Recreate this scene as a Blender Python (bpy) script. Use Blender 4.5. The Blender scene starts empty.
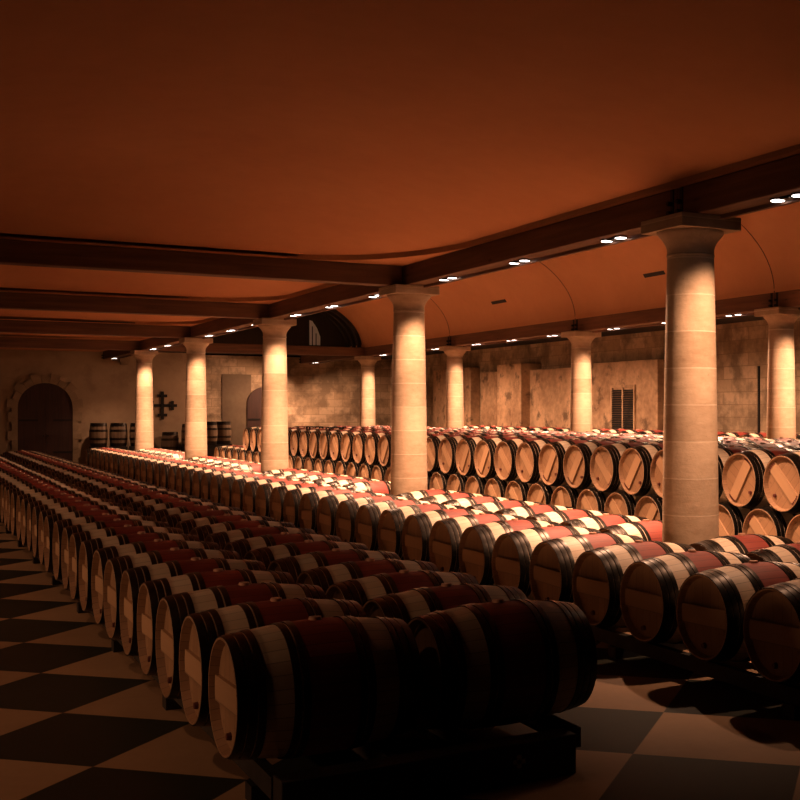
import bpy, bmesh, math, random
from mathutils import Vector, Matrix
random.seed(7)
C = bpy.context.scene.collection
sc = bpy.context.scene
PI = math.pi

# ------------------------------------------------------------------ camera
F, PX, HY = 1165.0, 600.0, 410.6           # focal length in px, principal point, horizon row
TH = math.atan(705.0 / F)
ST, CT = math.sin(TH), math.cos(TH)
H = 1.96
cam = bpy.data.cameras.new('camera'); co = bpy.data.objects.new('camera', cam); C.objects.link(co)
cam.sensor_width = 36.0; cam.lens = F / 800 * 36
cam.shift_x = -(PX - 400) / 800; cam.shift_y = (HY - 400) / 800
co.location = (0, 0, H); co.rotation_euler = (PI / 2, 0, -TH)
cam.clip_end = 200
sc.camera = co

def on_y(px, Y):                            # x of the point seen at column px on the wall plane y = Y
    q = ST + CT * (px - PX) / F
    Z = CT * Y / (1 - ST * q)
    return q * Z
def on_x(px, X):                            # y of the point seen at column px on the wall plane x = X
    q = ST + CT * (px - PX) / F
    return (X / q - ST * X) / CT
def up(py, X, Y):                           # height of the point at (X, Y) seen at row py
    return H - (py - HY) / F * (ST * X + CT * Y)

# ------------------------------------------------------------------ layout
S = 6.95
XA, XB = 6.343, 13.27                        # the two column rows
Y1 = 8.853                                   # first column
YEND = 44.0
ZB0, ZB1 = 3.74, 4.02                       # underside and top of the timber beams
XW = 16.87

# ------------------------------------------------------------------ materials
def new_mat(name):
    m = bpy.data.materials.new(name); m.use_nodes = True
    nt = m.node_tree
    return m, nt, nt.nodes['Principled BSDF']
def N(nt, typ, **kw):
    n = nt.nodes.new(typ)
    for k, v in kw.items():
        if k.startswith('i_'):
            n.inputs[k[2:].replace('_', ' ')].default_value = v
        elif k.startswith('n_'):
            n.inputs[int(k[2:])].default_value = v
        else:
            setattr(n, k, v)
    return n
def L(nt, a, b): nt.links.new(a, b)
def math_n(nt, op, a, b=None, c=None):
    n = nt.nodes.new('ShaderNodeMath'); n.operation = op
    for i, v in enumerate((a, b, c)):
        if v is None: continue
        if isinstance(v, (int, float)): n.inputs[i].default_value = v
        else: nt.links.new(v, n.inputs[i])
    return n.outputs[0]
def mixc(nt, fac, a, b, mode='MIX'):
    n = nt.nodes.new('ShaderNodeMix'); n.data_type = 'RGBA'; n.blend_type = mode
    for sock, v in ((n.inputs[0], fac), (n.inputs[6], a), (n.inputs[7], b)):
        if isinstance(v, (int, float)): sock.default_value = v
        elif isinstance(v, tuple): sock.default_value = (*v, 1)[:4]
        else: nt.links.new(v, sock)
    return n.outputs[2]
def ramp(nt, fac, stops):
    n = nt.nodes.new('ShaderNodeValToRGB'); nt.links.new(fac, n.inputs[0])
    e = n.color_ramp.elements
    while len(e) < len(stops): e.new(0.5)
    for el, (p, c) in zip(e, stops):
        el.position = p; el.color = (*c, 1)[:4] if isinstance(c, tuple) else (c, c, c, 1)
    return n.outputs[0]
def noise(nt, vec, scale, detail=4, rough=.55, dist=0):
    n = N(nt, 'ShaderNodeTexNoise'); n.inputs['Scale'].default_value = scale
    n.inputs['Detail'].default_value = detail; n.inputs['Roughness'].default_value = rough
    n.inputs['Distortion'].default_value = dist
    if vec is not None: nt.links.new(vec, n.inputs['Vector'])
    return n.outputs['Fac']
def bump(nt, b, h, strength=.3, dist=.01):
    n = N(nt, 'ShaderNodeBump'); n.inputs['Strength'].default_value = strength; n.inputs['Distance'].default_value = dist
    nt.links.new(h, n.inputs['Height']); nt.links.new(n.outputs[0], b.inputs['Normal'])
def coords(nt, kind='Object', scale=None, rot=None, loc=None):
    t = N(nt, 'ShaderNodeTexCoord'); o = t.outputs[kind]
    if scale or rot or loc:
        m = N(nt, 'ShaderNodeMapping')
        if scale: m.inputs['Scale'].default_value = scale
        if rot: m.inputs['Rotation'].default_value = rot
        if loc: m.inputs['Location'].default_value = loc
        nt.links.new(o, m.inputs['Vector']); o = m.outputs[0]
    return o

def stave_mat(name, base, dark, rough):
    m, nt, b = new_mat(name)
    uv = coords(nt, 'UV')
    sep = N(nt, 'ShaderNodeSeparateXYZ'); L(nt, uv, sep.inputs[0])
    ang = math_n(nt, 'MULTIPLY', sep.outputs[0], 30)
    fr = math_n(nt, 'FRACT', ang)
    seam = math_n(nt, 'LESS_THAN', math_n(nt, 'ABSOLUTE', math_n(nt, 'SUBTRACT', fr, .5)), .468)
    oi = N(nt, 'ShaderNodeObjectInfo')
    cell = math_n(nt, 'ADD', math_n(nt, 'FLOOR', ang), math_n(nt, 'MULTIPLY', oi.outputs['Random'], 91))
    wn = N(nt, 'ShaderNodeTexWhiteNoise', noise_dimensions='1D'); L(nt, cell, wn.inputs['W'])
    gv = N(nt, 'ShaderNodeMapping'); gv.inputs['Scale'].default_value = (60, 4, 1); L(nt, uv, gv.inputs['Vector'])
    g = noise(nt, gv.outputs[0], 1.0, 5, .6)
    f = math_n(nt, 'ADD', math_n(nt, 'MULTIPLY', wn.outputs['Value'], .35), math_n(nt, 'MULTIPLY', g, .55))
    c = ramp(nt, f, [(.15, dark), (.75, base)])
    c = mixc(nt, math_n(nt, 'SUBTRACT', 1, seam), c, tuple(x * .68 for x in dark))
    v = math_n(nt, 'ADD', .82, math_n(nt, 'MULTIPLY', oi.outputs['Random'], .3))
    cv = N(nt, 'ShaderNodeCombineColor')
    for i in range(3): L(nt, v, cv.inputs[i])
    c = mixc(nt, 1.0, c, cv.outputs[0], 'MULTIPLY')
    L(nt, c, b.inputs['Base Color']); b.inputs['Roughness'].default_value = rough
    bump(nt, b, g, .15, .004)
    return m
M = {}
M['oak'] = stave_mat('pale_oak', (.86, .70, .53), (.64, .47, .32), .55)
M['red'] = stave_mat('wine_stained_oak', (.32, .050, .027), (.17, .020, .013), .65)
M['chime'] = stave_mat('chime_end_grain', (.40, .225, .12), (.27, .145, .075), .6)
M['old'] = stave_mat('aged_oak', (.26, .17, .10), (.15, .09, .05), .6)

def head_mat(name, base, dark):
    m, nt, b = new_mat(name)
    uv = coords(nt, 'UV')
    sep = N(nt, 'ShaderNodeSeparateXYZ'); L(nt, uv, sep.inputs[0])
    a = math_n(nt, 'MULTIPLY', sep.outputs[0], 11)
    fr = math_n(nt, 'FRACT', a)
    seam = math_n(nt, 'LESS_THAN', fr, .045)
    oi = N(nt, 'ShaderNodeObjectInfo')
    wn = N(nt, 'ShaderNodeTexWhiteNoise', noise_dimensions='1D')
    L(nt, math_n(nt, 'ADD', math_n(nt, 'FLOOR', a), math_n(nt, 'MULTIPLY', oi.outputs['Random'], 57)), wn.inputs['W'])
    gv = N(nt, 'ShaderNodeMapping'); gv.inputs['Scale'].default_value = (60, 6, 1); L(nt, uv, gv.inputs['Vector'])
    g = noise(nt, gv.outputs[0], 1.0, 5, .6)
    f = math_n(nt, 'ADD', math_n(nt, 'MULTIPLY', wn.outputs['Value'], .4), math_n(nt, 'MULTIPLY', g, .55))
    c = ramp(nt, f, [(.15, dark), (.8, base)])
    st = noise(nt, uv, 7, 3)
    c = mixc(nt, ramp(nt, st, [(.62, 0.0), (.70, .6)]), c, tuple(x * .45 for x in dark))
    c = mixc(nt, seam, c, tuple(x * .65 for x in dark))
    L(nt, c, b.inputs['Base Color']); b.inputs['Roughness'].default_value = .6
    return m
M['head'] = head_mat('oak_head_boards', (.38, .215, .11), (.26, .14, .07))
M['bar'] = head_mat('planed_oak_bar', (.48, .285, .155), (.38, .22, .115))

def plain(name, col, rough=.6, metal=0.0, nscale=0, amt=.3):
    m, nt, b = new_mat(name)
    b.inputs['Roughness'].default_value = rough; b.inputs['Metallic'].default_value = metal
    if nscale:
        f = noise(nt, coords(nt), nscale, 5)
        c = ramp(nt, f, [(.3, tuple(x * (1 - amt) for x in col)), (.7, tuple(min(1, x * (1 + amt)) for x in col))])
        L(nt, c, b.inputs['Base Color'])
    else:
        b.inputs['Base Color'].default_value = (*col, 1)
    return m
M['hoop'] = plain('dark_steel_hoop', (.032, .027, .023), .36, .9, 30, .35)
M['bung'] = plain('wooden_bung', (.50, .26, .17), .7, 0, 40, .2)
M['plug'] = plain('stained_plug', (.09, .02, .015), .5)
M['iron'] = plain('black_iron', (.012, .011, .010), .5, .3)
M['rack'] = plain('dark_timber_rack', (.022, .015, .010), .7, 0, 9, .4)
M['bolt'] = plain('zinc_bolt', (.55, .50, .42), .45, .4)

def wood_beam_mat(name, axis, base, dark):
    m, nt, b = new_mat(name)
    s = [14, 14, 14]; s[axis] = .7
    v = coords(nt, 'Object', scale=tuple(s))
    g = noise(nt, v, 1.0, 6, .6, .4)
    kn = N(nt, 'ShaderNodeTexVoronoi'); kn.inputs['Scale'].default_value = 1.6
    s2 = [3, 3, 3]; s2[axis] = .8
    L(nt, coords(nt, 'Object', scale=tuple(s2)), kn.inputs['Vector'])
    k = ramp(nt, kn.outputs['Distance'], [(.03, 1.0), (.10, 0.0)])
    c = ramp(nt, g, [(.3, dark), (.7, base)])
    c = mixc(nt, math_n(nt, 'MULTIPLY', k, .7), c, tuple(x * .4 for x in dark))
    L(nt, c, b.inputs['Base Color']); b.inputs['Roughness'].default_value = .65
    bump(nt, b, g, .25, .006)
    return m
BW, BD = (.22, .105, .055), (.11, .050, .027)
M['beam_y'] = wood_beam_mat('oak_beam_long', 1, BW, BD)
M['beam_x'] = wood_beam_mat('oak_beam_cross', 0, BW, BD)
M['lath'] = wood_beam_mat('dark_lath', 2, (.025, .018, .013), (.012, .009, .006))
M['door'] = wood_beam_mat('dark_door_boards', 2, (.07, .026, .017), (.035, .014, .010))

def plaster(name, base, dark, scale=.6, stain=.0, staincol=(.1, .05, .03), bumps=.15, lo=.35, hi=.65):
    m, nt, b = new_mat(name)
    v = coords(nt)
    n1 = noise(nt, v, scale, 6, .6); n2 = noise(nt, v, scale * 9, 5, .6)
    f = math_n(nt, 'ADD', math_n(nt, 'MULTIPLY', n1, .7), math_n(nt, 'MULTIPLY', n2, .3))
    c = ramp(nt, f, [(lo, dark), (hi, base)])
    if stain:
        n3 = noise(nt, v, scale * 2.3, 8, .65, .15)
        c = mixc(nt, math_n(nt, 'MULTIPLY', ramp(nt, n3, [(.55, 0.0), (.64, 1.0)]), stain), c, staincol)
    L(nt, c, b.inputs['Base Color']); b.inputs['Roughness'].default_value = .9
    bump(nt, b, n2, bumps, .01)
    return m
M['ceil'] = plaster('ochre_ceiling_plaster', (.78, .36, .17), (.70, .31, .14), .5)
M['vault'] = plaster('vault_plaster', (.72, .36, .18), (.64, .31, .15), .5)
M['wall'] = plaster('limewashed_wall', (.60, .42, .26), (.46, .31, .19), .4, .35, (.28, .17, .10))
M['wall_dark'] = plaster('dark_plaster', (.22, .16, .10), (.15, .10, .065), .9)
M['block'] = plaster('worn_plaster', (.80, .53, .32), (.36, .21, .115), .75, .75, (.10, .058, .032), .35, .36, .60)
M['surround'] = plaster('dressed_stone', (.52, .36, .22), (.36, .24, .14), 2.5)

def masonry(name, base, dark):
    m, nt, b = new_mat(name)
    v = coords(nt)
    # run the courses along whichever horizontal axis the wall has
    sep = N(nt, 'ShaderNodeSeparateXYZ'); L(nt, v, sep.inputs[0])
    cmb = N(nt, 'ShaderNodeCombineXYZ')
    L(nt, math_n(nt, 'ADD', sep.outputs[0], sep.outputs[1]), cmb.inputs[0]); L(nt, sep.outputs[2], cmb.inputs[1])
    br = N(nt, 'ShaderNodeTexBrick'); L(nt, cmb.outputs[0], br.inputs['Vector'])
    br.inputs['Scale'].default_value = 1.0; br.inputs['Brick Width'].default_value = .62; br.inputs['Row Height'].default_value = .30
    br.inputs['Mortar Size'].default_value = .012; br.inputs['Mortar Smooth'].default_value = .4
    br.inputs['Color1'].default_value = (*base, 1); br.inputs['Color2'].default_value = (*dark, 1)
    br.inputs['Mortar'].default_value = (*[x * .85 for x in dark], 1)
    n1 = noise(nt, v, 1.3, 7, .65); n2 = noise(nt, v, 9, 5, .6)
    c = mixc(nt, ramp(nt, n1, [(.44, 0.0), (.60, .8)]), br.outputs['Color'], tuple(x * .4 for x in dark))
    c = mixc(nt, ramp(nt, n2, [(.5, 0.0), (.8, .4)]), c, tuple(x * .5 for x in dark))
    L(nt, c, b.inputs['Base Color']); b.inputs['Roughness'].default_value = .92
    bump(nt, b, math_n(nt, 'ADD', math_n(nt, 'MULTIPLY', br.outputs['Fac'], -.6), n2), .5, .015)
    return m
M['stone'] = masonry('rough_limestone', (.72, .53, .35), (.52, .36, .22))

def column_mat():
    m, nt, b = new_mat('limestone_drums')
    v = coords(nt)
    sep = N(nt, 'ShaderNodeSeparateXYZ'); L(nt, v, sep.inputs[0])
    q = math_n(nt, 'DIVIDE', math_n(nt, 'ADD', sep.outputs[2], .02), .338)
    fr = math_n(nt, 'FRACT', q)
    wob = noise(nt, v, 6, 3)
    joint = math_n(nt, 'LESS_THAN', fr, math_n(nt, 'ADD', .012, math_n(nt, 'MULTIPLY', wob, .03)))
    oi = N(nt, 'ShaderNodeObjectInfo')
    wn = N(nt, 'ShaderNodeTexWhiteNoise', noise_dimensions='1D')
    L(nt, math_n(nt, 'ADD', math_n(nt, 'FLOOR', q), math_n(nt, 'MULTIPLY', oi.outputs['Random'], 40)), wn.inputs['W'])
    n1 = noise(nt, v, 3, 6, .65); 
    v2 = coords(nt, 'Object', scale=(6, 6, 20)); n2 = noise(nt, v2, 1.0, 5, .65)
    n3 = noise(nt, v, 26, 4, .6)
    f = math_n(nt, 'ADD', math_n(nt, 'MULTIPLY', wn.outputs['Value'], .22), math_n(nt, 'ADD', math_n(nt, 'MULTIPLY', n1, .5), math_n(nt, 'MULTIPLY', n2, .32)))
    c = ramp(nt, f, [(.30, (.40, .27, .165)), (.70, (.74, .56, .39))])
    c = mixc(nt, ramp(nt, n3, [(.66, 0.0), (.74, .55)]), c, (.30, .19, .11))
    c = mixc(nt, math_n(nt, 'MULTIPLY', joint, .6), c, (.88, .74, .56))
    L(nt, c, b.inputs['Base Color']); b.inputs['Roughness'].default_value = .85
    h = math_n(nt, 'SUBTRACT', math_n(nt, 'ADD', n3, n2), math_n(nt, 'MULTIPLY', joint, 1.2))
    bump(nt, b, h, .35, .008)
    return m
M['column'] = column_mat()

def floor_mat():
    m, nt, b = new_mat('chequered_stone_tiles')
    v = coords(nt)
    sep = N(nt, 'ShaderNodeSeparateXYZ'); L(nt, v, sep.inputs[0])
    T = .945
    x = math_n(nt, 'SUBTRACT', sep.outputs[0], .932); y = math_n(nt, 'SUBTRACT', sep.outputs[1], 8.267)
    k = 1 / (math.sqrt(2) * T)
    a = math_n(nt, 'MULTIPLY', math_n(nt, 'ADD', x, y), k); d = math_n(nt, 'MULTIPLY', math_n(nt, 'SUBTRACT', y, x), k)
    s = math_n(nt, 'ADD', math_n(nt, 'FLOOR', a), math_n(nt, 'FLOOR', d))
    odd = math_n(nt, 'FLOORED_MODULO', s, 2)
    def jn(t):
        fr = math_n(nt, 'FRACT', t)
        return math_n(nt, 'LESS_THAN', math_n(nt, 'MINIMUM', fr, math_n(nt, 'SUBTRACT', 1, fr)), .004)
    joint = math_n(nt, 'MAXIMUM', jn(a), jn(d))
    cb = N(nt, 'ShaderNodeCombineXYZ'); L(nt, math_n(nt, 'FLOOR', a), cb.inputs[0]); L(nt, math_n(nt, 'FLOOR', d), cb.inputs[1])
    wn = N(nt, 'ShaderNodeTexWhiteNoise', noise_dimensions='2D'); L(nt, cb.outputs[0], wn.inputs['Vector'])
    n1 = noise(nt, v, 1.6, 7, .65); n2 = noise(nt, v, 14, 5, .6)
    f = math_n(nt, 'ADD', math_n(nt, 'MULTIPLY', wn.outputs['Value'], .3), math_n(nt, 'ADD', math_n(nt, 'MULTIPLY', n1, .5), math_n(nt, 'MULTIPLY', n2, .2)))
    lt = ramp(nt, f, [(.25, (.34, .205, .12)), (.75, (.50, .315, .185))])
    dk = ramp(nt, f, [(.25, (.026, .026, .018)), (.75, (.045, .043, .030))])
    c = mixc(nt, odd, dk, lt)
    c = mixc(nt, math_n(nt, 'MULTIPLY', joint, .5), c, (.10, .07, .045))
    L(nt, c, b.inputs['Base Color']); b.inputs['Roughness'].default_value = .6
    b.inputs['Specular IOR Level'].default_value = .12
    bump(nt, b, n2, .1, .004)
    return m
M['floor'] = floor_mat()

def emit(name, col, st):
    m, nt, b = new_mat(name)
    b.inputs['Base Color'].default_value = (.8, .8, .8, 1)
    b.inputs['Emission Color'].default_value = (*col, 1); b.inputs['Emission Strength'].default_value = st
    return m
M['lens'] = emit('lamp_lens', (1, .86, .80), 9)
M['daylight'] = emit('dusk_window_pane', (.26, .34, .24), .05)

# ------------------------------------------------------------------ mesh helpers
class MB:
    """collects faces with material slots and UVs, then links one mesh object"""
    def __init__(s): s.v = []; s.f = []; s.m = []; s.uv = []; s.sm = []
    def add(s, verts, faces, mi=0, uvs=None, smooth=False, mat=None):
        o = len(s.v)
        s.v += [tuple(mat @ Vector(p)) if mat else tuple(p) for p in verts]
        for k, f in enumerate(faces):
            s.f.append([i + o for i in f]); s.m.append(mi if isinstance(mi, int) else mi[k]); s.sm.append(smooth)
            s.uv.append(uvs[k] if uvs else [(0, 0)] * len(f))
    def box(s, x0, x1, y0, y1, z0, z1, mi=0, mat=None):
        v = [(x, y, z) for z in (z0, z1) for y in (y0, y1) for x in (x0, x1)]
        f = [(0, 2, 3, 1), (4, 5, 7, 6), (0, 1, 5, 4), (2, 6, 7, 3), (0, 4, 6, 2), (1, 3, 7, 5)]
        uvs = []
        for q in f:
            n = [len({round(v[i][a], 5) for i in q}) for a in range(3)]
            ax = [a for a in range(3) if n[a] > 1] or [0, 1]
            uvs.append([(v[i][ax[0]], v[i][ax[-1]]) for i in q])
        s.add(v, f, mi, uvs, False, mat)
    def cyl(s, r, z0, z1, seg=16, mi=0, mat=None, r2=None, smooth=True):
        r2 = r if r2 is None else r2
        v = []; f = []
        for z, rr in ((z0, r), (z1, r2)):
            v += [(rr * math.cos(2 * PI * i / seg), rr * math.sin(2 * PI * i / seg), z) for i in range(seg)]
        s.add(v, [(i, (i + 1) % seg, seg + (i + 1) % seg, seg + i) for i in range(seg)], mi, None, smooth, mat)
        s.add(v[:seg], [tuple(range(seg - 1, -1, -1))], mi, None, False, mat)
        s.add(v[seg:], [tuple(range(seg))], mi, None, False, mat)
    def lathe_x(s, prof, seg, mi, smooth=True, closed=False):
        """prof: [(x, r)] revolved about X; UV = (angle turn, x)"""
        n = len(prof); v = []; f = []; uvs = []; mis = []
        for (x, r) in prof:
            v += [(x, r * math.cos(2 * PI * i / seg), r * math.sin(2 * PI * i / seg)) for i in range(seg)]
        rng = n if closed else n - 1
        for j in range(rng):
            j2 = (j + 1) % n
            for i in range(seg):
                i2 = (i + 1) % seg
                f.append((j * seg + i, j2 * seg + i, j2 * seg + i2, j * seg + i2))
                uvs.append([(i / seg, prof[j][0]), (i / seg, prof[j2][0]), ((i + 1) / seg, prof[j2][0]), ((i + 1) / seg, prof[j][0])])
                mis.append(mi if isinstance(mi, int) else mi(prof[j], prof[j2]))
        s.add(v, f, mis, uvs, smooth)
    def mesh(s, name, mats, autosmooth=True):
        me = bpy.data.meshes.new(name)
        me.from_pydata(s.v, [], s.f)
        for m in mats: me.materials.append(m)
        me.polygons.foreach_set('material_index', s.m)
        me.polygons.foreach_set('use_smooth', s.sm)
        ul = me.uv_layers.new(name='UVMap')
        flat = [c for uv in s.uv for p in uv for c in p]
        ul.data.foreach_set('uv', flat)
        me.update()
        bm = bmesh.new(); bm.from_mesh(me)
        bmesh.ops.recalc_face_normals(bm, faces=bm.faces[:])
        bm.to_mesh(me); bm.free()
        if autosmooth:
            try: me.set_sharp_from_angle(angle=math.radians(38))
            except Exception: pass
        return me
    def build(s, name, mats, parent=None, loc=None):
        if not isinstance(mats, (list, tuple)): mats = [mats]
        o = bpy.data.objects.new(name, s.mesh(name, mats)); C.objects.link(o)
        if parent: o.parent = parent
        if loc: o.location = loc
        return o

def tag(o, label=None, cat=None, group=None, kind=None):
    if label: o['label'] = label
    if cat: o['category'] = cat
    if group: o['group'] = group
    if kind: o['kind'] = kind
    return o
def empty(name, loc=(0, 0, 0), rz=0):
    o = bpy.data.objects.new(name, None); C.objects.link(o); o.location = loc; o.rotation_euler = (0, 0, rz)
    o.empty_display_size = .1
    return o
def struct(o): o['kind'] = 'structure'; return o
def bevel(o, w=.008, seg=2):
    m = o.modifiers.new('bevel', 'BEVEL'); m.width = w; m.segments = seg; m.limit_method = 'ANGLE'
    return o

ORD = ['first', 'second', 'third', 'fourth', 'fifth', 'sixth', 'seventh', 'eighth', 'ninth', 'tenth', 'eleventh', 'twelfth',
       'thirteenth', 'fourteenth', 'fifteenth', 'sixteenth', 'seventeenth', 'eighteenth', 'nineteenth']
_t = ['twent', 'thirt', 'fort']; _o = ORD[:9]
for d in _t:
    ORD.append(d + 'ieth')
    ORD += [d + 'y-' + q for q in _o]

# ------------------------------------------------------------------ barrel kit
BL, RB, RE = .475, .345, .294                # half length, bilge radius, end radius
def rad(x): return RB - (RB - RE) * (abs(x) / BL) ** 1.8
HOOPS = [(.428, .473), (.382, .422), (.340, .374), (.172, .208), (.128, .162)]
def staves_into(mb, seg, rings, mi_oak=0, mi_red=1, mi_end=7):
    xs = sorted({round(v, 4) for v in [-BL + 2 * BL * i / rings for i in range(rings + 1)] + [-.131, .131]})
    prof = [(-.426, .268), (-BL, .284)] + [(x, rad(x)) for x in xs] + [(BL, .284), (.426, .268)]
    mb.lathe_x(prof, seg, lambda a, b: mi_end if min(a[1], b[1]) < RE - .001 else mi_red if abs((a[0] + b[0]) / 2) < .1311 else mi_oak)
def hoop_into(mb, x0, x1, seg, mi=0):
    t = .006
    mb.lathe_x([(x0, rad(x0) - .004), (x0, rad(x0) + t), ((x0 + x1) / 2, rad((x0 + x1) / 2) + t + .001), (x1, rad(x1) + t), (x1, rad(x1) - .004)], seg, mi)
def head_into(mb, s, seg, mi=0):
    x = .428 * s
    v = [(x, .270 * math.cos(2 * PI * i / seg), .270 * math.sin(2 * PI * i / seg)) for i in range(seg)]
    mb.add(v, [tuple(range(seg))], mi, [[(p[1] + .6, p[2]) for p in v]])
def bar_into(mb, s, mi=0, mi2=None):
    # plank across the head, ends cut to the round of the croze, pegged at both ends
    w, t, x = .066, .02, .429
    pts = []
    for z in (-w, -w * .3, w * .3, w): pts.append((math.sqrt(.264 ** 2 - z * z), z))
    ring = [(p[0], p[1]) for p in pts] + [(-p[0], p[1]) for p in reversed(pts)]
    n = len(ring)
    v = [(s * x, a, b) for a, b in ring] + [(s * (x + t), a, b) for a, b in ring]
    f = [tuple(range(n, 2 * n)), tuple(range(n))] + [(i, (i + 1) % n, n + (i + 1) % n, n + i) for i in range(n)]
    uvs = [[(v[i][2] * .4 + .3, v[i][1] * .2) for i in q] for q in f]
    mb.add(v, f, mi, uvs)
    if mi2 is not None:
        for e in (-1, 1):
            for k in range(5):
                z = (-.8 + .4 * k) * w; y = e * (math.sqrt(.264 ** 2 - z * z) - .012)
                mb.box(min(s * x, s * (x + t + .008)), max(s * x, s * (x + t + .008)), y - .008, y + .008, z - .008, z + .008, mi2)
def bung_into(mb, mi=0):
    mb.cyl(.036, RB - .006, RB + .014, 12, mi, None, .031)
def plug_into(mb, s, mi=0):
    mat = Matrix.Translation((s * .428, .02, -.205)) @ Matrix.Rotation(s * PI / 2, 4, 'Y')
    mb.cyl(.022, 0, .022, 10, mi, mat, .018)

def make_barrel_parts(pegs):
    """a barrel as an Empty with its parts, axis along X"""
    r = empty('wine_barrel')
    mb = MB(); staves_into(mb, 56, 16, 0, 1, 2); mb.build('staves', [M['oak'], M['red'], M['chime']], r)
    for s in (-1, 1):
        for a, b in HOOPS:
            h = MB(); hoop_into(h, *( (a, b) if s > 0 else (-b, -a)), 56); h.build('hoop', M['hoop'], r)
        h = MB(); head_into(h, s, 48); ho = h.build('barrel_head', M['head'], r)
        h = MB(); bar_into(h, s, 0, 1 if pegs else None); h.build('crossbar', [M['bar'], M['plug']], ho)
        h = MB(); plug_into(h, s); h.build('tap_plug', M['plug'], ho)
    h = MB(); bung_into(h); h.build('bung', M['bung'], r)
    return r
def barrel_mesh(name, seg=28, rings=8, bung=True, ang=0.0, wood=('oak', 'red')):
    mb = MB(); staves_into(mb, seg, rings)
    for s in (-1, 1):
        for a, b in HOOPS: hoop_into(mb, *((a, b) if s > 0 else (-b, -a)), seg, 2)
        head_into(mb, s, seg, 3)
        k = len(mb.v); bar_into(mb, s, 4, 6 if ang else None); plug_into(mb, s, 6)
        if ang:
            R = Matrix.Rotation(ang, 4, 'X')
            mb.v[k:] = [tuple(R @ Vector(p)) for p in mb.v[k:]]
    if bung: bung_into(mb, 5)
    return mb, [M[wood[0]], M[wood[1]], M['hoop'], M['head'], M['bar'], M['bung'], M['plug'], M['chime'] if wood[0] == 'oak' else M['old']]

def copy_tree(o, parent=None):
    c = o.copy(); C.objects.link(c)
    if parent: c.parent = parent
    for ch in o.children: copy_tree(ch, c)
    return c

proto = {False: make_barrel_parts(False), True: make_barrel_parts(True)}; proto_used = set()
far_mesh = {}
for key, ang in (('flat', 0), ('rise', .75), ('fall', -.95), ('steep', 1.2)):
    mb, mats = barrel_mesh('wine_barrel', ang=ang)
    far_mesh[key] = mb.mesh('wine_barrel', mats)
ANG = {'flat': 0, 'rise': .75, 'fall': -.95, 'steep': 1.2}

def place_barrel(x, y, z, label, group, detailed, key='flat', flip=False):
    if detailed:
        pg = key != 'flat'
        if pg not in proto_used: o = proto[pg]; proto_used.add(pg)
        else: o = copy_tree(proto[pg])
        if ANG[key]:
            for ch in o.children:
                if ch.name.startswith('barrel_head'): ch.rotation_euler.x = ANG[key]
    else:
        o = bpy.data.objects.new('wine_barrel', far_mesh[key]); C.objects.link(o)
    o.location = (x, y, z)
    o.rotation_euler = (random.uniform(-.03, .03), 0, (PI if flip else 0) + random.uniform(-.012, .012))
    tag(o, label, 'barrel', group)
    return o

P, PR, PS = .71, .76, .73                   # barrel pitch in the left block, the right block and the stack
# ---- left block: two lines on one rack
LX = (1.40 + BL, 1.40 + 1.06 + BL)
LY0, LN = 5.95, 42
LNAME = ('in the outer line of the left block, heads to the aisle', 'in the inner line of the left block')
for r in range(2):
    for k in range(LN):
        w = 'nearest the camera' if k == 0 else ORD[k] + ' from the near end'
        lab = 'oak barrel with wine-red middle, %s, %s' % (w, ('outer line of the left block' if r == 0 else 'inner line of the left block'))
        place_barrel(LX[r] + random.uniform(-.012, .012), LY0 + P * k, .53, lab, 'barrels of the left block', k < 15)
# ---- right block: the line before the columns and the line the columns stand in
RX = (4.80 + BL, 4.80 + 1.065 + BL)
RY0, RN = 5.81, 42
for r in range(2):
    cnt = 0
    for k in range(RN):
        y = RY0 + PR * k
        if r == 1 and (k < 1 or any(abs(y - (Y1 + S * c)) < .65 for c in range(5))): continue
        w = 'nearest the camera' if cnt == 0 else ORD[cnt] + ' from the near end'
        lab = 'oak barrel with wine-red middle, %s, %s' % (w, ('right block line before the columns' if r == 0 else 'right block line between the columns'))
        cnt += 1
        place_barrel(RX[r] + random.uniform(-.012, .012), y, .525, lab, 'barrels of the right block', cnt <= (18 if r == 0 else 12))
# ---- tall stack along the second column row
SX0, SYU, SYL = 7.98, 9.505, 9.14
ZL, ZU = .605, 1.192
n_up, n_lo = 31, 36
keys = ['rise', 'fall', 'fall', 'rise', 'rise', 'steep', 'fall', 'rise']
for k in range(n_lo):
    w = 'nearest the camera' if k == 0 else ORD[k] + ' from the near end'
    place_barrel(SX0 + BL, SYL + PS * k, ZL, 'oak barrel on bottom tier of tall stack, %s, front line' % w,
                 'bottom tier of the tall stack', k < 12, keys[(k * 5 + 2) % 8])
for k in range(n_up):
    w = 'nearest the camera' if k == 0 else ORD[k] + ' from the near end'
    key = ['rise', 'fall', 'rise', 'rise', 'fall', 'rise', 'fall', 'fall', 'rise', 'rise', 'fall', 'fall', 'rise', 'rise', 'steep'][k % 15]
    place_barrel(SX0 + BL, SYU + PS * k, ZU, 'oak barrel on top tier of tall stack, %s, front line' % w,
                 'top tier of the tall stack', k < 14, key)
ROWX = [SX0 + BL + 1.065, SX0 + BL + 2.13, SX0 + BL + 3.195, 14.25]
RNAME = ['second line back', 'third line back', 'fourth line back', 'line by the wall']
n_ind = [31, 24, 18, 0]
rest = MB()
base_mb, base_mats = barrel_mesh('wine_barrel', 16, 6)
def rest_add(x, y, z):
    rest.add([(p[0] + x, p[1] + y, p[2] + z) for p in base_mb.v], base_mb.f, base_mb.m, base_mb.uv, True)
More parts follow.
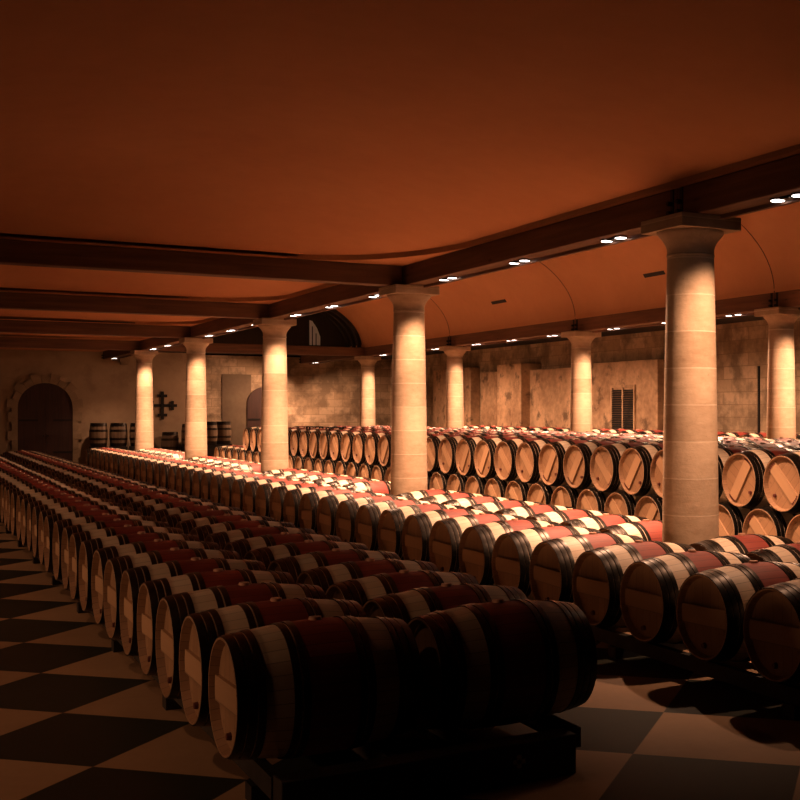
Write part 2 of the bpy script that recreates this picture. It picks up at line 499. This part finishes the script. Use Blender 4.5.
for j, x in enumerate(ROWX):
    for k in range(n_up):
        y = SYU + PS * k
        if k < n_ind[j]:
            w = 'nearest the camera' if k == 0 else ORD[k] + ' from the near end'
            place_barrel(x, y, ZU, 'oak barrel on top tier of tall stack, %s, %s' % (w, RNAME[j]), 'top tier of the tall stack', False, 'flat')
        else: rest_add(x, y, ZU)
    for k in range(n_up + 1): rest_add(x, SYL + PS * k, ZL)
o = rest.build('wine_barrels', base_mats)
tag(o, 'remaining oak barrels at the far end and underside of the tall stack', 'barrels', None, 'stuff')

# ---- racks
def rack(name, lines, y0, y1, ztop, label, off, end_beam=None, name_cols=False):
    t = empty(name, (lines[0], y0, 0))
    cx = lines[0]
    for x in lines:
        for s in (-1, 1):
            m = MB(); m.box(x + s * off - .03 - cx, x + s * off + .03 - cx, 0, y1 - y0, .09, ztop)
            m.build('rail', M['rack'], t)
    n = int((y1 - y0) / 2.13)
    for k in range(n + 1):
        y = .25 + k * 2.13
        if y > y1 - y0 - .12: break
        if name_cols and any(abs(y + y0 + .06 - (Y1 + S * c)) < .45 for c in range(5)): y += .7
        m = MB(); m.box(lines[0] - off - .06 - cx, lines[-1] + off + .06 - cx, y, y + .12, 0, .09)
        m.build('sleeper', M['rack'], t)
    if end_beam:
        m = MB(); m.box(end_beam[0] - cx, end_beam[1] - cx, -.15, -.005, 0, .215); bevel(m.build('end_beam', M['rack'], t))
        b = MB(); b.box(-.012, .012, -.008, 0, -.035, .035); b.box(-.035, .035, -.008, 0, -.012, .012)
        ob = b.build('bolt', M['bolt'], t, (2.80 - cx, -.15, .12)); ob['label'] = 'pale cross-shaped bolt plate'
    tag(t, label, 'barrel rack', None, 'thing')
rack('barrel_rack', LX, 5.60, LY0 + P * LN - .3, .198, 'dark timber rack under the two lines of the left block', .30, (1.55, 3.15))
rack('barrel_rack', RX, RY0 - .40, RY0 + PR * RN - .3, .195, 'dark timber rack under the right block beside the columns', .355, None, True)
rack('barrel_rack', [SX0 + BL, ROWX[0], ROWX[1], ROWX[2]], SYL - .4, SYL + PS * n_lo - .3, .273, 'dark timber rack under the tall two-tier stack', .30)
rack('barrel_rack', [ROWX[3]], SYL - .4, SYL + PS * (n_up + 1) - .3, .273, 'dark timber rack under the barrel line by the right wall', .30)
# two dark metal frames lying on the far stack tops
for i, (px, nm) in enumerate(((322, 'left'), (342, 'right'))):
    X = SX0 + .5
    Y = SYU + PS * round((on_x(px, X) - SYU) / P)
    m = MB(); 
    for (x0, x1, y0, y1) in ((-.17, .17, -.13, -.10), (-.17, .17, .10, .13), (-.17, -.14, -.13, .13), (.14, .17, -.13, .13)): m.box(x0, x1, y0, y1, .035, .06)
    for sx in (-.17, .14):
        for sy in (-.13, .10): m.box(sx, sx + .03, sy, sy + .03, -.012, .035)
    o = m.build('metal_cradle', M['iron'], None, (X, Y, ZU + RB - .028 + .02))
    tag(o, 'small dark metal cradle on the stack top, %s of the pair' % ('farther' if i == 0 else 'nearer'), 'cradle', 'cradles on the stack')

# ------------------------------------------------------------------ columns
def column(x, y, label):
    t = empty('stone_column', (x, y, 0))
    def lathe(name, prof, seg=48):
        m = MB(); m.lathe_x([(z, r) for r, z in prof], seg, 0)
        m.v = [(p[1], p[2], p[0] * ZB0 / 3.70) for p in m.v]
        return m.build(name, M['column'], t)
    prof = [(0.0, 0.0), (.268, 0.0)]
    for i in range(1, 21):
        z = 3.34 * i / 20
        prof.append((.268 - .049 * (z / 3.34) ** 1.7, z))
    prof += [(.219, 3.345), (0, 3.345)]
    lathe('shaft', prof)
    lathe('capital', [(0, 3.346), (.221, 3.346), (.226, 3.352), (.226, 3.366), (.220, 3.372), (.220, 3.41), (.228, 3.445), (.246, 3.48), (.272, 3.515), (.300, 3.545), (.312, 3.565), (.314, 3.578), (0, 3.578)])
    m = MB(); m.box(-.335, .335, -.335, .335, 3.578 * ZB0 / 3.70, ZB0 - .001); bevel(m.build('abacus', M['column'], t), .006)
    tag(t, label, 'column', 'stone columns of the cellar', 'thing')
for k, w in enumerate(['largest stone column, front of the nave row', 'second stone column of the nave row, behind the largest', 'third stone column of the nave row',
                       'fourth stone column of the nave row', 'fifth and farthest stone column of the nave row, beside the cross']):
    column(XA, Y1 + S * k, w)
for k, w in enumerate(['stone column of the far row at the right edge of the picture', 'stone column of the far row beside the louvred shutter',
                       'stone column of the far row before the plastered wall blocks', 'stone column of the far row nearest the end wall']):
    column(XB, Y1 + S * (k + 1), w)

# ------------------------------------------------------------------ beams
def beam(x0, x1, y0, y1, label, cat_axis, strap=None):
    cx, cy = (x0 + x1) / 2, (y0 + y1) / 2
    t = empty('timber_beam', (cx, cy, ZB0))
    m = MB(); m.box(x0 - cx, x1 - cx, y0 - cy, y1 - cy, 0, ZB1 - ZB0)
    bevel(m.build('baulk', M['beam_y' if cat_axis == 'y' else 'beam_x'], t), .012)
    if strap is not None:
        for e in (-1, 1):
            yy = e * ((y1 - y0) / 2 - .07)
            b = MB(); b.box(x0 - cx - .012, x0 - cx, yy - .022, yy + .022, .01, .275)
            s = b.build('iron_strap', M['iron'], t)
            for zz in (.05, .14):
                q = MB(); q.cyl(.022, 0, .05, 10, 0, Matrix.Translation((x0 - cx - .012, yy + e * -.0, zz)) @ Matrix.Rotation(-PI / 2, 4, 'Y'))
                q.build('bolt', M['iron'], s)
    tag(t, label, 'beam', 'oak beams on the columns', 'thing')
def rail(x, y0, y1, label):
    b = MB(); b.box(x + .075, x + .12, y0 + .36, y1 - .36, ZB0 - .036, ZB0 - .001)
    tag(b.build('light_rail', M['beam_y']), label, 'rail', 'light rails under the beams', 'thing')
for k in range(-1, 5):
    y0 = Y1 + S * k; y1 = min(y0 + S, YEND)
    w = ['oak beam over the nearest column running out of frame to the right', 'oak beam between the largest and second nave columns', 'oak beam between the second and third nave columns',
         'oak beam between the third and fourth nave columns', 'oak beam between the fourth and fifth nave columns', 'oak beam from the fifth nave column to the end wall'][k + 1]
    beam(XA - .15, XA + .15, y0 + .004, y1 - .004, w, 'y', True)
    rail(XA, y0, y1, 'thin wooden light rail under the ' + w[4:].replace(' running out of frame to the right', ''))
for k in range(0, 5):
    y0 = Y1 + S * k; y1 = min(y0 + S, YEND)
    w = ['oak beam of the far row at the right picture edge', 'oak beam of the far row over the louvred shutter bay', 'oak beam of the far row before the plastered wall blocks',
         'oak beam of the far row at the lunette', 'oak beam of the far row at the end wall'][k]
    beam(XB - .15, XB + .15, y0 + .004, y1 - .004, w, 'y', True)
    rail(XB, y0, y1, 'thin wooden light rail under the ' + w[4:])
for k in range(1, 5):
    y = Y1 + S * k
    w = ['', 'oak cross beam nearest the camera, from the second nave column leftwards', 'oak cross beam from the third nave column leftwards',
         'oak cross beam from the fourth nave column leftwards', 'oak cross beam from the fifth nave column leftwards'][k]
    beam(-.60, XA - .153, y - .13, y + .13, w, 'x')
beam(XA + .153, XB - .153, Y1 + S * 4 - .13, Y1 + S * 4 + .13, 'oak tie beam under the dark lunette at the end of the vault', 'x')

# ------------------------------------------------------------------ setting
m = MB(); m.box(-4.2, XW, -2, YEND, -.1, 0); struct(m.build('floor', M['floor']))
m = MB(); m.box(-4.4, -4.2, -2.2, YEND + .2, -.1, 4.2); struct(m.build('wall_left', M['wall_dark']))
m = MB(); m.box(-4.2, XW + .2, -2.2, -2, -.1, 6.4); struct(m.build('wall_back', M['wall_dark']))
m = MB(); m.box(XW, XW + .2, -2, YEND + .2, -.1, 4.2); struct(m.build('wall_right', M['stone']))
xs = on_y(205, YEND)
m = MB(); m.box(-4.2, xs, YEND, YEND + .2, -.1, 4.2); struct(m.build('wall_end', M['wall']))
m = MB(); m.box(xs, XW, YEND, YEND + .2, -.1, 4.0); struct(m.build('wall_end', M['stone']))
m = MB(); m.box(on_y(222, YEND), on_y(251, YEND), YEND - .02, YEND, 0, up(374, 10, YEND)); struct(m.build('trim_1', M['wall_dark']))  # flat panel standing for a niche, the recess shade put into its dark colour

# nave ceiling: shallow rounded coffers, one per bay
def coffer(x0, x1, y0, y1, rx, ry, rise, z0=ZB1, mat=None):
    pts = []; rect = []
    for (cx, cy, a0) in ((x1 - rx, y1 - ry, 0), (x0 + rx, y1 - ry, 90), (x0 + rx, y0 + ry, 180), (x1 - rx, y0 + ry, 270)):
        for i in range(13):
            a = math.radians(a0 + 7.5 * i); c, s = math.cos(a), math.sin(a)
            pts.append((cx + rx * c, cy + ry * s)); q = max(abs(c), abs(s)); rect.append((cx + rx * c / q, cy + ry * s / q))
    n = len(pts); U = 24
    mx, my = (x0 + x1) / 2, (y0 + y1) / 2; hy = max(0, (y1 - y0 - (x1 - x0)) / 2)
    m = MB(); v = [(p[0], p[1], z0) for p in rect] + [(p[0], p[1], z0) for p in pts]
    for j in range(0, U + 1):
        u = j / U
        for p in pts:
            ty = min(max(p[1], my - hy), my + hy)
            v.append((p[0] + (mx - p[0]) * u, p[1] + (ty - p[1]) * u, z0 + .07 + rise * math.sin(PI / 2 * u)))
    f = []; sm = []
    for j in range(U + 2):
        for i in range(n):
            i2 = (i + 1) % n
            f.append((j * n + i, j * n + i2, (j + 1) * n + i2, (j + 1) * n + i))
    o = len(m.v)
    m.add(v[:2 * n], [q for q in f if max(q) < 2 * n], 0, None, False)
    v2 = v[n:]; m.add(v2, [tuple(i - n for i in q) for q in f if min(q) >= n], 0, None, True)
    return m
bays = [(-2.0, Y1 + S - .13)] + [(Y1 + S * k + .13, Y1 + S * (k + 1) - .13) for k in (1, 2, 3)]
for y0, y1 in bays:
    m = coffer(-.75, XA - .15, y0, y1, 1.5, 2.6 if y1 - y0 > 8 else 1.6, .55)
    struct(m.build('ceiling', M['ceil']))
m = MB(); m.box(-.75, XA - .15, Y1 + 4 * S + .13, YEND, ZB1, ZB1 + .1); struct(m.build('ceiling', M['ceil']))
for y in [Y1 + S * k for k in (1, 2, 3, 4)]:                     # plaster over the cross beams
    m = MB(); m.box(-.75, XA - .15, y - .13, y + .13, ZB1 + .03, ZB1 + .1); struct(m.build('ceiling', M['ceil']))
# aisle ceiling
m = MB(); m.box(-4.2, -.75, -2, YEND, ZB1, ZB1 + .1); struct(m.build('ceiling', M['ceil']))
m = MB(); m.box(XB + .16, XW, -2, YEND, ZB1 + .0, ZB1 + .1); struct(m.build('ceiling', M['lath']))
m = MB(); m.box(XB - .16, XB + .16, -2, YEND, ZB1 + .03, ZB1 + .1); struct(m.build('ceiling', M['vault']))
m = MB(); m.box(XA - .16, XA + .16, -2, YEND, ZB1 + .03, ZB1 + .1); struct(m.build('ceiling', M['vault']))
# vault between the rows
VX0, VX1, VR = XA + .151, XB - .151, 1.8
VC, VA = (VX0 + VX1) / 2, (VX1 - VX0) / 2
YV = Y1 + 4 * S + .13
def vault_z(x): return ZB1 + VR * math.sqrt(max(0, 1 - ((x - VC) / VA) ** 2))
def vault(y0, y1, mat, sh=0.0, name='ceiling'):
    m = MB(); n = 40; v = []; f = []
    for y in (y0, y1):
        for i in range(n + 1):
            a = PI * i / n; v.append((VC - (VA - sh) * math.cos(a), y, ZB1 + (VR - sh) * math.sin(a)))
    for i in range(n): f.append((i, i + 1, n + 1 + i + 1, n + 1 + i))
    m.add(v, f, 0, None, True); return m
struct(vault(-2, YV, 0).build('ceiling', M['vault']))
YL_ = YV + 1.6
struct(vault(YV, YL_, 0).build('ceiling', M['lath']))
def rib(y, w, d, mat, sh):
    m = MB(); n = 40; v = []; f = []
    for k in range(n + 1):
        a = PI * k / n; c, s = math.cos(a), math.sin(a)
        for (yy, dd) in ((y - w / 2, 0), (y + w / 2, 0), (y + w / 2, d), (y - w / 2, d)):
            v.append((VC - (VA - sh - dd) * c, yy, ZB1 + (VR - sh - dd) * s))
    for k in range(n):
        for q in range(4): f.append((4 * k + q, 4 * k + (q + 1) % 4, 4 * k + 4 + (q + 1) % 4, 4 * k + 4 + q))
    m.add(v, f, 0, None, True)
    return struct(m.build(mat[0], mat[1]))
for k in range(1, 4): rib(Y1 + S * k, .014, .006, ('trim_2', M['lath']), -.001)
for k in range(3): rib(YV + .12 + .5 * k, .12, .10, ('trim_3', M['lath']), 0)
# end wall of the lunette with its small window
m = MB(); n = 40
v = [(VC - VA * math.cos(PI * i / n), YL_, ZB1 + VR * math.sin(PI * i / n)) for i in range(n + 1)]
m.add(v + [(p[0], p[1] + .2, p[2]) for p in v], [tuple(range(n + 1)), tuple(range(2 * n + 1, n, -1))], 0)
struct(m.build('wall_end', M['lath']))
wx0, wx1 = on_y(308.5, YL_), on_y(320, YL_)
t = empty('window_1', (wx0, YL_, ZB1 + .02)); t['kind'] = 'structure'
w = wx1 - wx0; hgt = up(320, wx0, YL_) - ZB1 - .02
m = MB(); v = [(.0, -.03, 0), (w, -.03, 0), (w, -.03, hgt * .42), (w * .72, -.03, hgt * .72), (w * .3, -.03, hgt * .97), (0, -.03, hgt)]
m.add(v + [(a, -.01, c) for a, b, c in v], [(0, 1, 2, 3, 4, 5), (11, 10, 9, 8, 7, 6)] + [(i, (i + 1) % 6, 6 + (i + 1) % 6, 6 + i) for i in range(6)])
m.build('pane', M['daylight'], t)
m = MB()
for q in (.0, .30, .62): m.box(w * q - .012, w * q + .012, -.06, -.03, 0, hgt * (1 - q * .75))
m.box(0, w, -.06, -.03, .08, .11); m.build('glazing_bar', M['iron'], t)

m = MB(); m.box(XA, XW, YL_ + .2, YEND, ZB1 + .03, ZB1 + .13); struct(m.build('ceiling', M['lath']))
# vents on the vault
def vault_hit(px, py):
    q = Vector((ST, CT, 0)) * 1 + Vector((CT, -ST, 0)) * ((px - PX) / F) + Vector((0, 0, (HY - py) / F))
    s = 5.0
    while s < 60:
        p = q * s
        if VX0 < p.x < VX1 and p.z + H > vault_z(p.x): return p + Vector((0, 0, H))
        s += .01
    return None
for (a, b, lab) in (((644, 275.5), (665, 272.5), 'dark slot vent in the vault beside the largest column'), ((492, 303), (506, 300.5), 'dark slot vent in the vault right of the second nave column')):
    p, q = vault_hit(*a), vault_hit(*b)
    c = (p + q) / 2; d = (q - p)
    sl = (c.x - VC) / VA
    tx = Vector((1, 0, -VR * sl / VA / math.sqrt(max(.02, 1 - sl * sl)))).normalized()
    nrm = tx.cross(Vector((0, 1, 0))).normalized()
    if nrm.z > 0: nrm = -nrm
    ylen = abs(d.y) / 2
    R = Matrix((tx, Vector((0, 1, 0)), nrm)).transposed().to_4x4()
    t = empty('ceiling_vent', c); t.rotation_euler = R.to_euler()
    m = MB(); m.box(-.042, .042, -ylen, ylen, -.02, .012); m.build('frame', M['iron'], t)
    m = MB()
    for k in range(3): m.box(-.034 + k * .026, -.018 + k * .026, -ylen + .02, ylen - .02, .012, .018)
    m.build('slat', M['iron'], t)
    tag(t, lab, 'vent', 'slot vents in the vault')
# slatted grille above the fourth cross beam
t = empty('vent_grille', (0, Y1 + 3 * S - .12, ZB1)); xg = on_y(135, Y1 + 3 * S - .12)
m = MB(); m.box(-.60, xg, 0, .02, .002, .30); m.build('backing', M['iron'], t)
m = MB()
for k in range(5): m.box(-.60, xg, -.03, 0, .02 + k * .058, .045 + k * .058)
m.build('slat', M['lath'], t)
tag(t, 'long dark slatted grille above the cross beam at upper left', 'grille')

# ------------------------------------------------------------------ doors on the end wall
def arch_pts(w, h, n=20):
    r = w / 2
    return [(-r, 0)] + [(-r * math.cos(PI * i / n), h - r + r * math.sin(PI * i / n)) for i in range(n + 1)] + [(r, 0)]
def prism(m, pts, y0, y1, mi=0):
    n = len(pts)
    v = [(a, y0, b) for a, b in pts] + [(a, y1, b) for a, b in pts]
    m.add(v, [tuple(range(n)), tuple(range(2 * n - 1, n - 1, -1))] + [(i, (i + 1) % n, n + (i + 1) % n, n + i) for i in range(n)], mi)
def door(idx, px0, px1, pytop, surround):
    x0, x1 = on_y(px0, YEND), on_y(px1, YEND); cx = (x0 + x1) / 2; w = x1 - x0; h = up(pytop, cx, YEND)
    t = empty('door_%d' % idx, (cx, YEND, 0)); t['kind'] = 'structure'
    for s in (-1, 1):
        m = MB(); pts = [(a, b) for a, b in arch_pts(w, h, 24) if a * s >= -1e-6]
        pts = pts + ([(0.006 * s, 0)] if s > 0 else [(0.006 * s, 0)])
        prism(m, pts, -.05, -.005)
        lf = m.build('leaf', M['door'], t)
        k = MB()
        for zz in (.5, 1.6): k.box(min(s * w * .48, s * w * .14), max(s * w * .48, s * w * .14), -.065, -.05, zz, zz + .06)
        k.build('hinge', M['iron'], lf)
        k = MB(); k.cyl(.03, 0, .05, 10, 0, Matrix.Translation((s * .07, -.05, 1.1)) @ Matrix.Rotation(PI / 2, 4, 'X')); k.build('handle', M['iron'], lf)
    if surround:
        m = MB(); r = w / 2; zz = 0; i = 0
        while zz < h - r - .05:                       # toothed jamb stones
            hh = .32 if zz + .36 < h - r else h - r - zz
            e = .30 if i % 2 else .18
            for s in (-1, 1): m.box(min(s * r, s * (r + e)), max(s * r, s * (r + e)), -.075, -.001, zz, zz + hh - .012)
            zz += hh; i += 1
        nv = 11
        for i in range(nv):
            a0, a1 = PI * i / nv + .01, PI * (i + 1) / nv - .01
            e = .34 if i % 2 == 0 else .22
            pts = [(r * math.cos(a), h - r + r * math.sin(a)) for a in (a0, (a0 + a1) / 2, a1)] + [((r + e) * math.cos(a), h - r + (r + e) * math.sin(a)) for a in (a1, (a0 + a1) / 2, a0)]
            prism(m, pts, -.075, -.001)
        m.build('stone_surround', M['surround'], t)
door(1, 17.5, 72.5, 383, True)
door(2, 247, 281, 387, False)
# corbels on the end wall
m = MB(); X = on_y(124, YEND); m.box(X - .17, X + .17, YEND - .22, YEND - .002, up(362, X, YEND), up(354, X, YEND)); m.box(X - .12, X + .12, YEND - .16, YEND - .002, up(362, X, YEND) - .1, up(362, X, YEND))
tag(m.build('stone_corbel', M['surround']), 'small stone corbel under the beam left of the farthest nave column', 'corbel', None, 'thing')
# the cross on the end wall
X = on_y(162.3, YEND); z = up(405.5, X, YEND)
t = MB(); a = .505; b = .052; c = .165; d = .345
t.box(-b, b, -.026, -.004, -a, a); t.box(-a, -b, -.026, -.004, -b, b); t.box(b, a, -.026, -.004, -b, b)
for s in (-1, 1):
    lo, hi = sorted((s * (d - b), s * (d + b)))
    t.box(-c, -b, -.026, -.004, lo, hi); t.box(b, c, -.026, -.004, lo, hi); t.box(lo, hi, -.026, -.004, -c, -b); t.box(lo, hi, -.026, -.004, b, c)
tag(t.build('wall_cross', M['iron'], None, (X, YEND, z)), 'black crosslet hanging on the end wall beside the farthest nave column', 'cross')
# standing barrels along the end wall on a low plinth
YS = YEND - .55
xa, xb = on_y(90, YS), on_y(232, YS)
m = MB(); m.box(xa - .1, xb + .3, YS - .95, YS + .45, 0, .10); tag(m.build('timber_plinth', M['rack']), 'low dark plinth along the end wall under the upright barrels', 'plinth', None, 'thing')
amb, amats = barrel_mesh('wine_barrel', 28, 10, False, 0, ('old', 'old'))
ame = amb.mesh('upright_barrel', amats)
SB = [(98.5, 423, 'first upright aged barrel right of the arched door'), (118.5, 423, 'second upright aged barrel right of the arched door'),
      (138.5, 423, 'upright aged barrel half hidden left of the farthest nave column'), (170, 432, 'lone low upright barrel under the wall cross'),
      (190, 424, 'upright aged barrel peeping out left of the fourth nave column'), (205, 421.5, 'upright aged barrel touching the right of the fourth nave column'), (223, 421.5, 'upright aged barrel before the dark wall patch')]
SC = .86
for i, (px, py, lab) in enumerate(SB):
    X = on_y(px, YS); top = up(py, X, YS)
    zb = top - .95 * SC
    if zb > .12:
        m = MB(); m.box(-.26, .26, -.26, .26, 0, zb - .10); o = m.build('timber_block', M['rack'], None, (X, YS - (.62 if i == 5 else 0), .10))
        tag(o, 'dark timber block under the ' + lab.replace('first upright', 'first').replace('second upright', 'second'), 'block', 'blocks under the upright barrels')
    o = bpy.data.objects.new('upright_barrel', ame); C.objects.link(o)
    o.location = (X, YS - (.62 if i == 5 else 0), max(zb, .10) + BL * SC + .001); o.scale = (SC, SC, SC); o.rotation_euler = (0, -PI / 2, i * .7)
    tag(o, lab, 'barrel', 'upright barrels along the end wall')

# ------------------------------------------------------------------ right wall: worn plaster blocks in front of the stone
bl = [(433, 447, 370, .75), (447, 470.5, 368, .35), (481, 497, 372, .22), (497, 521, 364, .70), (521, 585, 368.5, .40), (585, 657.5, 361.5, .45)]
for i, (p0, p1, pt, dp) in enumerate(bl):
    X = XW - dp
    ya, yb = sorted((on_x(p0, X), on_x(p1, X)))
    z = up(pt, X, (ya + yb) / 2)
    m = MB(); m.box(X, XW, ya, yb, 0, z); bevel(struct(m.build('trim_%d' % (4 + i), M['block'])), .02)
m = MB(); Y = on_x(759, XW - .01); m.box(XW - .03, XW - .001, Y - .03, Y + .03, .3, up(366, XW, Y)); tag(m.build('wall_pipe', M['iron']), 'dark vertical pipe on the right wall beside the right-edge column', 'pipe')
# louvred shutter
X = XW - .45
ya, yb = sorted((on_x(612, X), on_x(636, X))); z1 = up(385, X, (ya + yb) / 2); z0 = 1.25
t = empty('louvred_shutter', (X, (ya + yb) / 2, z0)); hw = (yb - ya) / 2; hh = z1 - z0
m = MB(); 
for y in (-hw, -.03, hw - .06): m.box(-.05, -.003, y, y + .06, 0, hh)
m.box(-.05, -.003, -hw + .06, hw - .06, hh - .07, hh); m.box(-.05, -.003, -hw + .06, hw - .06, 0, .07)
m.build('frame', M['block'], t)
for s in (0, 1):
    m = MB(); a, b = ((-hw + .06, -.03) if s == 0 else (.03, hw - .06)); k = int((hh - .14) / .06)
    for i in range(k):
        zz = .075 + i * .06
        m.add([(-.045, a, zz), (-.045, b, zz), (-.01, b, zz + .035), (-.01, a, zz + .035), (-.045, a, zz + .012), (-.045, b, zz + .012), (-.01, b, zz + .047), (-.01, a, zz + .047)],
              [(0, 1, 2, 3), (4, 7, 6, 5), (0, 4, 5, 1), (2, 6, 7, 3), (1, 5, 6, 2), (0, 3, 7, 4)])
    m.build('louvre_panel', M['rack'], t)
tag(t, 'grey louvred shutter on the right wall between two columns', 'shutter')

# ------------------------------------------------------------------ lamps and added fill lights
def spot(x, y, z, tx, ty, tz, power, ang, blend, rad=.05, col=(1, .535, .315)):
    l = bpy.data.lights.new('spot', 'SPOT'); l.energy = power; l.spot_size = math.radians(ang); l.spot_blend = blend
    l.color = col; l.shadow_soft_size = rad
    o = bpy.data.objects.new('spot_lamp', l); C.objects.link(o); o.location = (x, y, z)
    d = Vector((tx, ty, tz)).normalized(); o.rotation_euler = d.to_track_quat('-Z', 'Y').to_euler()
    return o
hous = MB(); hous.box(-.045, .045, -.06, .06, -.022, 0)
hme = hous.mesh('housing', [M['iron']])
can = MB(); can.cyl(.068, -.014, 0, 20, 0); cme = can.mesh('lamp_can', [M['iron']])
len_ = MB(); len_.cyl(.058, -.0185, -.0142, 20, 0); lme = len_.mesh('lens', [M['lens']])
def fixture(x, y, label):
    t = empty('twin_spotlight', (x, y, ZB0 - .002))
    for me, nm in ((hme, 'housing'),):
        o = bpy.data.objects.new(nm, me); C.objects.link(o); o.parent = t
    for s in (-1, 1):
        o = bpy.data.objects.new('lamp_can', cme); C.objects.link(o); o.parent = t; o.location = (0, s * .135, 0)
        q = bpy.data.objects.new('lens', lme); C.objects.link(q); q.parent = o
    tag(t, label, 'spotlight', 'twin spotlights under the beams', 'thing')
bn = {-1: 'right of the largest nave column', 0: 'between the largest and second nave columns', 1: 'between the second and third nave columns', 2: 'between the third and fourth nave columns', 3: 'between the fourth and fifth nave columns', 4: 'beyond the fifth nave column'}
bn2 = {0: 'at the right edge of the far row', 1: 'in the far row behind the largest column', 2: 'in the far row above the plastered blocks', 3: 'in the far row before its last column', 4: 'in the far row beyond its last column'}
un = ['nearest', 'middle', 'farthest']
PA, PB, PL = 1000, 420, 58
YL = lambda k, f: Y1 + S * (k + f)
for k in range(-1, 5):
    for i, f in enumerate((.195, .5, .8)):
        if (k == -1 and i < 2) or (k == 4 and i < 2): continue
        y = YL(k, f)
        g = {-1: .20, 4: .15}.get(k, 1.0)
        spot(XA, y - .135, ZB0 - .06, .04 if k >= 0 else .02, 0 if k >= 0 else .15, -1, PA * 1.4 * g, 116 if k in (-1, 4) else 90, 1.0)
        if i != 1 and k < 4: spot(XA, y + .135, ZB0 - .06, .10, -.55 if i == 0 else .55, -1, PA * .42 * (.6 if k < 0 else 1), 84, .7)
        fixture(XA, y, 'twin spotlight under the nave beam, %s one %s' % (un[i], bn[k]) if 0 <= k < 4 else 'twin spotlight under the nave beam %s' % ('before the end wall' if k > 0 else 'at the right edge of the picture'))
for k in range(0, 5):
    for i, f in enumerate((.195, .5, .8)):
        if (k == 0 and i < 2) or (k == 4 and i < 2): continue
        y = YL(k, f)
        for sx in (-1, 1): spot(XB + .04 * sx, y, ZB0 - .06, .5 if sx > 0 else -.8, .25 if k == 4 else 0, -1, PB * (2.1 if sx < 0 else 1), 124, .9)
        if i != 1 and k < 4: spot(XB, y, ZB0 - .06, -.1, -.55 if i == 0 else .55, -1, PA * .42, 86, .7)
        fixture(XB, y, 'twin spotlight under the far beam, %s one %s' % (un[i], bn2[k]) if k < 4 else 'twin spotlight under the far beam before the end wall')
for k in range(10): spot(-.45, 7.3 + S * k / 2, ZB0 - .1, .35, 0, -1, 40, 92, 1.0, .05, (1, .47, .24))  # unseen spots without fixtures, added to brighten the left floor and barrel tops
# unseen fill strip, added at the left to light the outer barrel heads
l = bpy.data.lights.new('left_fill', 'AREA'); l.shape = 'RECTANGLE'; l.size = 30; l.size_y = .08; l.energy = PL; l.color = (1, .48, .24); l.spread = math.radians(46)
o = bpy.data.objects.new('left_fill_strip', l); C.objects.link(o); o.location = (-4.1, 20.5, 1.22)
dz = Vector((math.cos(math.radians(6)), 0, -math.sin(math.radians(6)))); yx = Vector((0, 1, 0))
zz = -dz; xx = yx; yy = zz.cross(xx)
o.matrix_world = Matrix.Translation((-4.1, 20.5, 1.22)) @ Matrix((xx, yy, zz)).transposed().to_4x4()

# world and view
w = bpy.data.worlds.new('world'); sc.world = w; w.use_nodes = True
w.node_tree.nodes['Background'].inputs[0].default_value = (1, .5, .25, 1); w.node_tree.nodes['Background'].inputs[1].default_value = 0.0
vs = sc.view_settings
sc.display_settings.display_device = 'sRGB'
vs.view_transform = 'Standard'; vs.look = 'None'; vs.gamma = 1.0; vs.exposure = -0.08; vs.use_curve_mapping = False
sc.cycles.sample_clamp_indirect = 6.0
sc.cycles.max_bounces = 8; sc.cycles.diffuse_bounces = 1; sc.cycles.glossy_bounces = 3
sc.cycles.use_denoising = True
